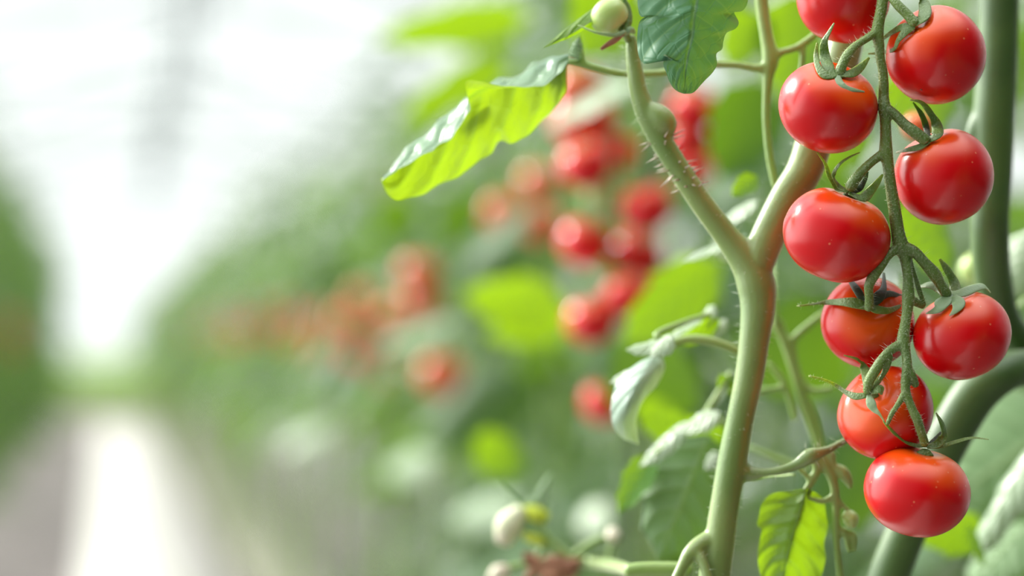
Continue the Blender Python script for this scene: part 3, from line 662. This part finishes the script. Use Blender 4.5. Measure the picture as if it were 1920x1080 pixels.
pl(b1, (2000, 780), (1780, 930), 1.0, 330, (-.1, .5, .8), seed=79, arch=.1)
pl(b1, (1930, 980), (1800, 1100), .96, 130, (-.2, .8, .5), seed=80)
parts('leaf', b1, M_leaf_blue, pB)
s1 = MB(); s1.add(*tube(*tl([(1912, 690, 0, 8), (1935, 590, 0, 6), (1925, 560, 0, 5), (1880, 620, 0, 5)], .9), seg=8))
obj('leaf_stalk', s1, M_stem_lo, pB)

def simple_tomato(px, py, d, r, label, mat=M_redbg, group=None, axis=(0, 1, .2), cal=True, seed=0, name='tomato'):
    a = r*d/F; me = tomato_mesh('tomato', a, a*.92, nz(cv(*axis)), simple=True, seed=seed); me.materials.append(mat)
    o = bpy.data.objects.new(name, me); COL.objects.link(o); c = Pd(px, py, d); o.location = c.tolist(); ORG[o.name] = c
    tag(o, label, 'tomato', group)
    if cal:
        ax = nz(cv(*axis)); q = nz(np.cross(ax, (.2, .9, .3))); w = np.cross(ax, q); m = MB(); rr = random.Random(seed)
        top = c+ax*a*.78; m.add(*tube([top, top+ax*a*.2], [a*.14, a*.1], seg=8))
        for i in range(5):
            f = i*1.2566+rr.random()*.4; e = q*math.cos(f)+w*math.sin(f)
            m.add(*tube([top+ax*a*.06, top+e*a*.3+ax*a*.1, top+e*a*.62+ax*a*(.02+rr.random()*.2)], [a*.07, a*.09, a*.015], seg=6, n=3, flat=.5, ref=ax))
        obj('calyx', m, M_sepal, o)
    return o

simple_tomato(1830, 505, .93, 34, 'small green tomato out of focus, above the pale calyx of the rightmost ripe tomato', M_green, seed=3, axis=(.5, -.6, .3))
simple_tomato(1876, 474, .97, 26, 'tiny green tomato near the right edge, above its slightly larger green neighbour', M_green, seed=4)
simple_tomato(1722, 236, .92, 30, 'orange tomato peeping out behind the truss pedicel, between the two upper right tomatoes', M_orange, seed=5)

# ------------------------------------------------------------------ third plant, its truss blurred behind the fork
pC = empty('tomato_plant', Pd(1180, 1000, 1.55)*np.array((1, 1, 0)))
tag(pC, 'blurred tomato plant holding the red fruit seen left of the forked stem', 'plant')
dM = 1.45
mids = [((1090, 222), 62, M_redbg, 'big blurred orange-red tomato under a glare-whitened leaf, topmost of the middle truss'),
 ((1098, 308), 50, M_redbg, 'blurred red tomato with a round pink glint, below the topmost of the middle truss'),
 ((1150, 280), 42, M_redbg, 'dark red tomato squeezed against the knobbed branch of the fork'),
 ((1125, 368), 32, M_green, 'pale green tomato in the middle of the blurred red truss'),
 ((1212, 388), 50, M_redbg, 'deep red blurred tomato right beside the pale green one'),
 ((1097, 455), 50, M_redbg, 'orange-red blurred tomato with a large white glint, below the pale green one'),
 ((1194, 480), 50, M_redbg, 'red blurred tomato with a round glint, below the deep red one'),
 ((1180, 553), 48, M_redbg, 'crimson blurred tomato above the lowest one of the middle truss'),
 ((1110, 600), 50, M_redbg, 'lowest red tomato of the middle truss, above an empty green gap'),
 ((1300, 205), 46, M_redbg, 'red blurred tomato directly under the tip of the sharp bluish leaf'),
 ((1290, 270), 44, M_redbg, 'red blurred tomato touching the swollen knob of the fork'),
 ((1305, 318), 34, M_redbg, 'small red blurred tomato below the knob, behind the bristly branch'),
 ((1085, 165), 46, M_orange, 'orange blurred tomato just below the leaf stalk, above the glare-whitened leaf'),
 ((1135, 752), 45, M_redbg, 'single blurred red tomato behind the drooping pale leaf')]
for i, (c, r, mt, lb) in enumerate(mids):
    simple_tomato(c[0], c[1], dM+random.Random(i).uniform(-.03, .03) if i < 12 else dM, r, lb, mt, seed=20+i, axis=(random.Random(i).uniform(-.5, .5), .9, .3))
s1 = MB()
s1.add(*tube(*tl([(1170, 120, 0, 6), (1155, 250, 0, 6), (1150, 350, 0, 6), (1145, 450, 0, 5), (1150, 560, 0, 5)], dM), seg=8))
for x, y in ((1098, 270), (1125, 345), (1212, 345), (1097, 415), (1194, 440), (1110, 560), (1290, 230)):
    s1.add(*tube(*tl([(1152, y-30, 0, 4), ((1152+x)/2, y-25, 0, 4), (x, y, 0, 4)], dM), seg=6))
tr2 = obj('truss_stem', s1, M_truss); tag(tr2, 'blurred green truss stem among the red tomatoes left of the fork', 'plant stem')
s1 = MB(); s1.add(*tube(*tl([(1250, -200, .15, 16), (1240, 100, .15, 17), (1215, 400, .15, 17), (1190, 700, .15, 17), (1180, 1200, .15, 18), (1180, 2800, .15, 18)], dM), seg=12))
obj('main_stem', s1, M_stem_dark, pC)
b1 = MB()
pl(b1, (1190, 150), (1010, 225), 1.30, 92, (-.2, 1, .45), seed=81, cup=.1)
o = parts('leaf', b1, M_leaf_glare, pC); tag(o, 'leaf with a broad white glare over the red tomatoes')
b1 = MB()
pl(b1, (1350, 490), (1165, 645), 1.15, 120, (.2, .2, -1), seed=82, cup=.1)
pl(b1, (1060, 580), (865, 545), 1.5, 110, (0, .3, -1), seed=83, cup=.2)
pl(b1, (1085, 595), (905, 620), 1.6, 80, (0, .5, -1), seed=84)
pl(b1, (1245, 750), (1215, 812), 1.2, 80, (0, .2, -1), seed=85)
pl(b1, (960, 820), (900, 890), 1.4, 110, (0, .2, -1), seed=86)
pl(b1, (1180, -30), (1090, 110), 1.2, 170, (0, .2, -1), seed=87)
pl(b1, (1420, 20), (1360, 130), 1.2, 100, (0, .2, -1), seed=88)
pl(b1, (1490, -20), (1470, 200), 1.2, 130, (0, .2, -1), seed=89)
pl(b1, (1000, 30), (700, 68), 1.7, 90, (0, .3, -1), seed=90, cup=.1)
pl(b1, (960, 110), (745, 225), 1.7, 80, (0, .3, -1), seed=91, cup=.1)
pl(b1, (1620, 220), (1520, 320), 1.1, 110, (0, .2, -1), seed=92)
parts('leaf', b1, M_leaf_lime, pC)
b1 = MB()
pl(b1, (1430, 150), (1350, 340), 1.25, 150, (0, .3, -1), seed=93)
pl(b1, (1480, 560), (1520, 760), 1.2, 240, (0, .5, 1), seed=94)
pl(b1, (1150, 640), (1320, 760), 1.3, 200, (0, .6, 1), seed=95)
pl(b1, (1620, 820), (1540, 1000), 1.2, 200, (0, .6, 1), seed=96)
pl(b1, (1760, 420), (1640, 330), 1.2, 200, (0, .6, 1), seed=97)
pl(b1, (1080, 40), (840, 160), 1.9, 120, (-.2, 1, .3), seed=98)
pl(b1, (900, 170), (720, 330), 1.9, 100, (-.2, 1, .3), seed=99)
pl(b1, (1000, 380), (860, 480), 1.7, 120, (-.2, 1, .3), seed=100)
parts('leaf', b1, M_leaf_bg, pC)

far2 = [((1012, 420), 40, M_orange, 'orange blurred tomato left of the middle red truss, beside a green one', 1.85), ((945, 400), 40, M_orange, 'faint orange tomato under the lime leaf, leftmost near mid height', 2.0),
 ((1012, 345), 40, M_orange, 'faint brownish red tomato above the orange one left of the middle truss', 2.0), ((1040, 418), 28, M_green, 'pale green tomato touching the orange one left of the middle truss', 1.9),
 ((785, 512), 38, M_orange, 'pinkish orange blurred tomato with a round glint, above the glare-whitened streak leaf', 2.2), ((790, 565), 36, M_orange, 'orange-red blurred tomato just above the glare-whitened streak leaf', 2.2),
 ((828, 702), 44, M_orange, 'orange-red blurred tomato hanging below the glare-whitened streak leaf', 2.1), ((735, 590), 28, M_orange, 'dull orange tomato left of the pair above the streak leaf', 2.5),
 ((680, 560), 26, M_orange, 'brownish orange tomato farther down the row, above a dull smear of another', 2.9), ((650, 600), 26, M_orange, 'dull orange smear of a tomato farther down the row, lower than its neighbour', 2.9)]
for i, (c, r, mt, lb, d) in enumerate(far2): simple_tomato(c[0], c[1], d, r, lb, mt, seed=60+i, cal=True)
pD = empty('tomato_plant', Pd(900, 900, 2.3)*np.array((1, 1, 0)))
tag(pD, 'blurred tomato plant with a glare-whitened streak leaf between orange fruit', 'plant')
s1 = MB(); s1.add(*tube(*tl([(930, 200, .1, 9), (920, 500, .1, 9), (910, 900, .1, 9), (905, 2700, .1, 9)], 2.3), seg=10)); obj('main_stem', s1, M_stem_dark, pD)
b1 = MB()
pl(b1, (860, 600), (695, 640), 2.1, 52, (-.1, 1, .4), seed=101, cup=.1)
pl(b1, (700, 300), (760, 360), 2.0, 110, (-.1, 1, .5), seed=102)
pl(b1, (820, 860), (720, 870), 2.2, 120, (-.1, 1, .6), seed=103)
pl(b1, (980, 940), (840, 960), 1.9, 120, (-.1, 1, .6), seed=104)
pl(b1, (620, 800), (520, 835), 3.0, 60, (-.1, 1, .6), seed=105)
pl(b1, (1140, 950), (1080, 990), 1.6, 110, (-.1, 1, .6), seed=106)
parts('leaf', b1, M_leaf_glare, pD)
b1 = MB()
pl(b1, (780, 380), (700, 430), 2.2, 90, (0, .3, -1), seed=107)
pl(b1, (900, 430), (820, 380), 2.3, 120, (0, .3, -1), seed=108)
pl(b1, (980, 700), (800, 830), 2.1, 160, (0, .6, .8), seed=109)
pl(b1, (1060, 1010), (850, 1090), 1.8, 110, (0, 1, .4), seed=110)
parts('leaf', b1, M_leaf_bg, pD)

# ------------------------------------------------------------------ rows of plants
def plant_proto(seed, z0, z1, spread=.30, step=.075, mat=M_leaf_bg, pairs=3):
    rnd = random.Random(seed); root = empty('tomato_plant', (0, 0, 0))
    ml, ms = MB(), MB(); n = int((z1-z0)/step); ang = rnd.random()*6
    pts = [(math.sin(z*3+seed)*.02, math.cos(z*2.3+seed)*.02, z) for z in np.linspace(0, z1, 9)]
    ms.add(*tube(pts, [.008]*6+[.006, .005, .003], seg=7, n=2))
    for i in range(n):
        z = z0+(z1-z0)*i/n; ang += 2.4+rnd.uniform(-.4, .4)
        L_ = spread*rnd.uniform(.75, 1.25)*(1 if z < z1-.3 else .7)
        compound(ml, ms, (math.sin(z*3+seed)*.02, math.cos(z*2.3+seed)*.02, z), (math.cos(ang), math.sin(ang), rnd.uniform(.1, .7)), L_, rnd.random()*1e4, nu=5, nv=4, droop=rnd.uniform(.5, 1.2), pairs=pairs)
    obj('foliage', ml, mat, root); obj('stalks', ms, M_stem_lo, root)
    return root
rr = random.Random(7)
def row(protos, x, ys, label, group, first, jit=.03, smin=.95, smax=1.05):
    for i, y in enumerate(ys):
        k_ = i % len(protos); loc = (x+rr.uniform(-jit, jit), y+rr.uniform(-.05, .05), 0)
        rz = rr.random()*6.28; s = rr.uniform(smin, smax)
        if first.get(k_): o = dup(protos[k_], loc, rz, s)
        else: o = protos[k_]; o.location = loc; o.rotation_euler = (0, 0, rz); o.scale = (s, s, s); first[k_] = 1
        tag(o, label, 'plant', group)
inner = [plant_proto(100+i, .93, 1.60, .26, .055) for i in range(5)]; f1 = {}
row(inner, .60, np.concatenate([np.arange(-2.2, .45, .4), np.arange(2.5, 32, .36)]), 'blurred tomato plant in the receding row right of the path', 'plants of the row right of the path', f1)
tall = [plant_proto(200+i, .35, 1.95, .34, .085) for i in range(4)]; f2 = {}
row(tall, 1.05, np.arange(1.55, 8, .34), 'dim green tomato plant filling the gaps behind the ripe cluster', 'plants behind the ripe cluster', f2)
row(tall, 1.7, np.arange(3.0, 6.5, .42), 'dim tomato plant of the second row, hidden deep in the greenery', 'plants of the second row', f2)
lefts = [plant_proto(300+i, .32, 2.35, .32, .09) for i in range(4)]; f3 = {}
row(lefts, -.80, np.arange(9.4, 32, .42), 'blurred tall tomato plant in the row along the left edge', 'plants of the left row', f3)
row(lefts, -1.7, np.arange(14, 32, .7), 'blurred tall tomato plant behind the left row', 'plants behind the left row', f3)
ends = [plant_proto(400+i, .05, 1.15, .34, .07, M_leaf_lime) for i in range(2)]; f4 = {}
row(ends, 0, [], '', '', f4)
for i, x in enumerate(np.arange(-1.6, 2.2, .33)):
    k_ = i % 2; loc = (x, 34+rr.uniform(-.6, .6), 0)
    if f4.get(k_): o = dup(ends[k_], loc, rr.random()*6)
    else: o = ends[k_]; o.location = loc; f4[k_] = 1
    tag(o, 'pale low plant beyond the far end of the path', 'plant', 'low plants at the end of the path')

# far tomatoes hanging on the aisle side of the row
ft = simple_tomato(0, 0, 1, 1, 'x', M_redbg, cal=False, seed=1); me_r = tomato_mesh('tomato', .0165, .015, (0, 0, 1), simple=True, seed=2); me_r.materials.append(M_redbg)
me_o = tomato_mesh('tomato', .0165, .015, (0, 0, 1), simple=True, seed=3); me_o.materials.append(M_orange)
bpy.data.objects.remove(ft)
def far_cluster(x, y, z, n, label, group, s=1.0):
    for i in range(n):
        o = bpy.data.objects.new('tomato', me_r if rr.random() < .3 else me_o); COL.objects.link(o)
        o.location = (x+rr.uniform(-.008, .008)+(.017 if i % 2 else -.017), y+rr.uniform(-.012, .012), z-.022*i); o.scale = (s, s, s)
        tag(o, label, 'tomato', group)
    m = MB().add(*tube([(x+.03, y, z+.06), (x+.01, y, z+.03), (x, y, z), (x, y, z-.022*n)], [.002]*4, seg=6))
    o = obj('truss_stem', m, M_truss); tag(o, 'thin blurred truss stem holding far '+group.split(',')[0], 'plant stem', 'far truss stems, '+group)
y = 3.7
while y < 13:
    far_cluster(.40+rr.uniform(-.02, .06), y, 1.13+rr.uniform(-.03, .02)+.012*min(y, 6)-.03, 4, 'far blurred orange-red tomato melting into the streak along the row right of the path', 'tomatoes along the right row')
    y += .6
far_cluster(-.46, 12.0, 1.2, 7, 'faint brownish tomato blurred in the plants along the left edge', 'tomatoes in the left row', 1.5)

# ------------------------------------------------------------------ floor, path, greenhouse shell
M_floor = plain('ground_film', (.22, .185, .175), .7, c2=(.12, .105, .10), scale=2.5, bump=.2)
M_path = plain('concrete_path', (.70, .665, .62), .6, c2=(.62, .59, .55), scale=3.0)
M_bag = plain('grow_bag_film', (.42, .37, .33), .5, scale=4.0)
M_metal = plain('galvanised_frame', (.42, .47, .46), .5, scale=10)
M_grass = plain('grass', (.16, .26, .06), .9, scale=1.0)
def struct(name, mb, m):
    o = obj(name, mb, m); o['kind'] = 'structure'; return o
fl = MB(); box(fl, (-3.2, -4, -.1), (4.1, 40, 0)); struct('floor', fl, M_floor)
fl = MB(); box(fl, (-.12, -3.9, .0), (.55, 31, .03)); struct('floor_path', fl, M_path)
fl = MB(); box(fl, (-60, 40, -.12), (60, 140, -.02)); struct('ground_outside', fl, M_grass)
bag = None
for i in range(30):
    if bag is None:
        m = MB(); m.add(*tube([(0, -.46, .05), (0, -.40, .055), (0, 0, .055), (0, .40, .055), (0, .46, .05)], [.10, .15, .155, .15, .10], seg=20, n=4, flat=.42, ref=(0, 0, 1)))
        bag = obj('grow_bag', m, M_bag, loc=(0, 0, 0)); o = bag
    else: o = bag.copy(); COL.objects.link(o)
    o.location = (.74, 2.3+i*.98, .012); tag(o, 'blurred pale grow bag lying on the floor under the row right of the path', 'grow bag', 'grow bags under the right row')

m, nt, out = newmat('greenhouse_glass'); tr_ = N(nt, 'ShaderNodeBsdfTransparent', Color=(.97, .985, .98, 1)); gl = N(nt, 'ShaderNodeBsdfGlossy', Roughness=.1)
mx = N(nt, 'ShaderNodeMixShader'); mx.inputs[0].default_value = .05; nt.links.new(tr_.outputs[0], mx.inputs[1]); nt.links.new(gl.outputs[0], mx.inputs[2]); nt.links.new(mx.outputs[0], out.inputs[0]); M_glass = m
XL, XR, XC, ZE, ZC, Y0, Y1 = -3.2, 4.1, .62, 3.0, 4.3, -4.0, 40.0
def quad(name, pts):
    o = struct(name, MB().add(pts, [(0, 1, 2, 3)]), M_glass); return o
quad('ceiling_left', [(XL, Y0, ZE), (XC, Y0, ZC), (XC, Y1, ZC), (XL, Y1, ZE)])
quad('ceiling_right', [(XC, Y0, ZC), (XR, Y0, ZE), (XR, Y1, ZE), (XC, Y1, ZC)])
quad('wall_left', [(XL, Y0, 0), (XL, Y1, 0), (XL, Y1, ZE), (XL, Y0, ZE)])
quad('wall_right', [(XR, Y0, 0), (XR, Y1, 0), (XR, Y1, ZE), (XR, Y0, ZE)])
struct('wall_far', MB().add([(XL, Y1, 0), (XR, Y1, 0), (XR, Y1, ZE), (XC, Y1, ZC), (XL, Y1, ZE)], [(0, 1, 2, 3, 4)]), M_glass)
tn = 1
for y in np.arange(2, 40.1, 4.0):
    m = MB()
    m.add(*tube([(XL, y, 0), (XL, y, ZE)], .03, seg=8)); m.add(*tube([(XR, y, 0), (XR, y, ZE)], .03, seg=8))
    m.add(*tube([(XL, y, ZE), (XC, y, ZC)], .03, seg=8)); m.add(*tube([(XR, y, ZE), (XC, y, ZC)], .03, seg=8))
    m.add(*tube([(XL, y, ZE), (XR, y, ZE)], .022, seg=8)); m.add(*tube([(XC, y, ZE), (XC, y, ZC)], .03, seg=8))
    struct('trim_%d' % tn, m, M_metal); tn += 1
m = MB()
for x, z in ((XL, ZE), (XR, ZE), (XC, ZC), ((XL+XC)/2, (ZE+ZC)/2), ((XR+XC)/2, (ZE+ZC)/2)): m.add(*tube([(x, Y0, z), (x, Y1, z)], .02, seg=6))
struct('trim_%d' % tn, m, M_metal)

# ------------------------------------------------------------------ light
w = bpy.data.worlds.new('World'); scene.world = w; w.use_nodes = True; nt = w.node_tree
bg = nt.nodes['Background']; tc = nt.nodes.new('ShaderNodeTexCoord'); sp = nt.nodes.new('ShaderNodeSeparateXYZ'); nt.links.new(tc.outputs['Generated'], sp.inputs[0])
f = ramp(nt, sp.outputs[2], -.05, .7)
nt.links.new(mixc(nt, f, (.95, 1.0, .98), (.97, .99, 1.0)), bg.inputs[0]); 
vd = nt.nodes.new('ShaderNodeVectorMath'); vd.operation = 'DOT_PRODUCT'; nt.links.new(tc.outputs['Generated'], vd.inputs[0]); vd.inputs[1].default_value = nz(cv(-.8, .2, -.7)).tolist()
mr = nt.nodes.new('ShaderNodeMapRange'); nt.links.new(vd.outputs['Value'], mr.inputs[0]); mr.inputs[1].default_value = -.55; mr.inputs[2].default_value = .6; mr.inputs[3].default_value = .03; mr.inputs[4].default_value = 1.5
zen = math_n(nt, 'MULTIPLY', ramp(nt, sp.outputs[2], .62, .95), 3.4)
vl = nt.nodes.new('ShaderNodeVectorMath'); vl.operation = 'DOT_PRODUCT'; nt.links.new(tc.outputs['Generated'], vl.inputs[0]); vl.inputs[1].default_value = nz(cv(-1, .35, -.30)).tolist()
glow = math_n(nt, 'MULTIPLY', ramp(nt, vl.outputs['Value'], .6, .98), 4.0)
nt.links.new(math_n(nt, 'ADD', math_n(nt, 'ADD', mr.outputs[0], zen), glow), bg.inputs[1])
sn = bpy.data.lights.new('sun', 'SUN'); sn.energy = 7.5; sn.angle = math.radians(17); sn.color = (1, .97, .9)
so = bpy.data.objects.new('sun', sn); COL.objects.link(so)
dl = nz(cv(-.76, .56, -.58)); so.rotation_euler = Vector(dl.tolist()).to_track_quat('Z', 'Y').to_euler(); so.location = (-2, 2, 8)

# ------------------------------------------------------------------ camera
cd = bpy.data.cameras.new('camera'); co = bpy.data.objects.new('camera', cd); COL.objects.link(co)
cd.sensor_width = 36; cd.lens = F/1920*36; cd.clip_start = .05; cd.clip_end = 300
R_ = Matrix((RGT.tolist(), UPV.tolist(), (-FWD).tolist())).transposed(); co.matrix_world = Matrix.Translation(CAM.tolist()) @ R_.to_4x4()
cd.dof.use_dof = True; cd.dof.focus_distance = D0-.006; cd.dof.aperture_fstop = 4.4; cd.dof.aperture_blades = 0
scene.camera = co
vs = scene.view_settings; vs.view_transform = 'Standard'; vs.look = 'None'; vs.gamma = 1; vs.use_curve_mapping = False; vs.exposure = -0.17
cy = scene.cycles; cy.max_bounces = 6; cy.diffuse_bounces = 3; cy.glossy_bounces = 2; cy.transmission_bounces = 3; cy.transparent_max_bounces = 12; cy.use_denoising = True; cy.caustics_reflective = False; cy.caustics_refractive = False
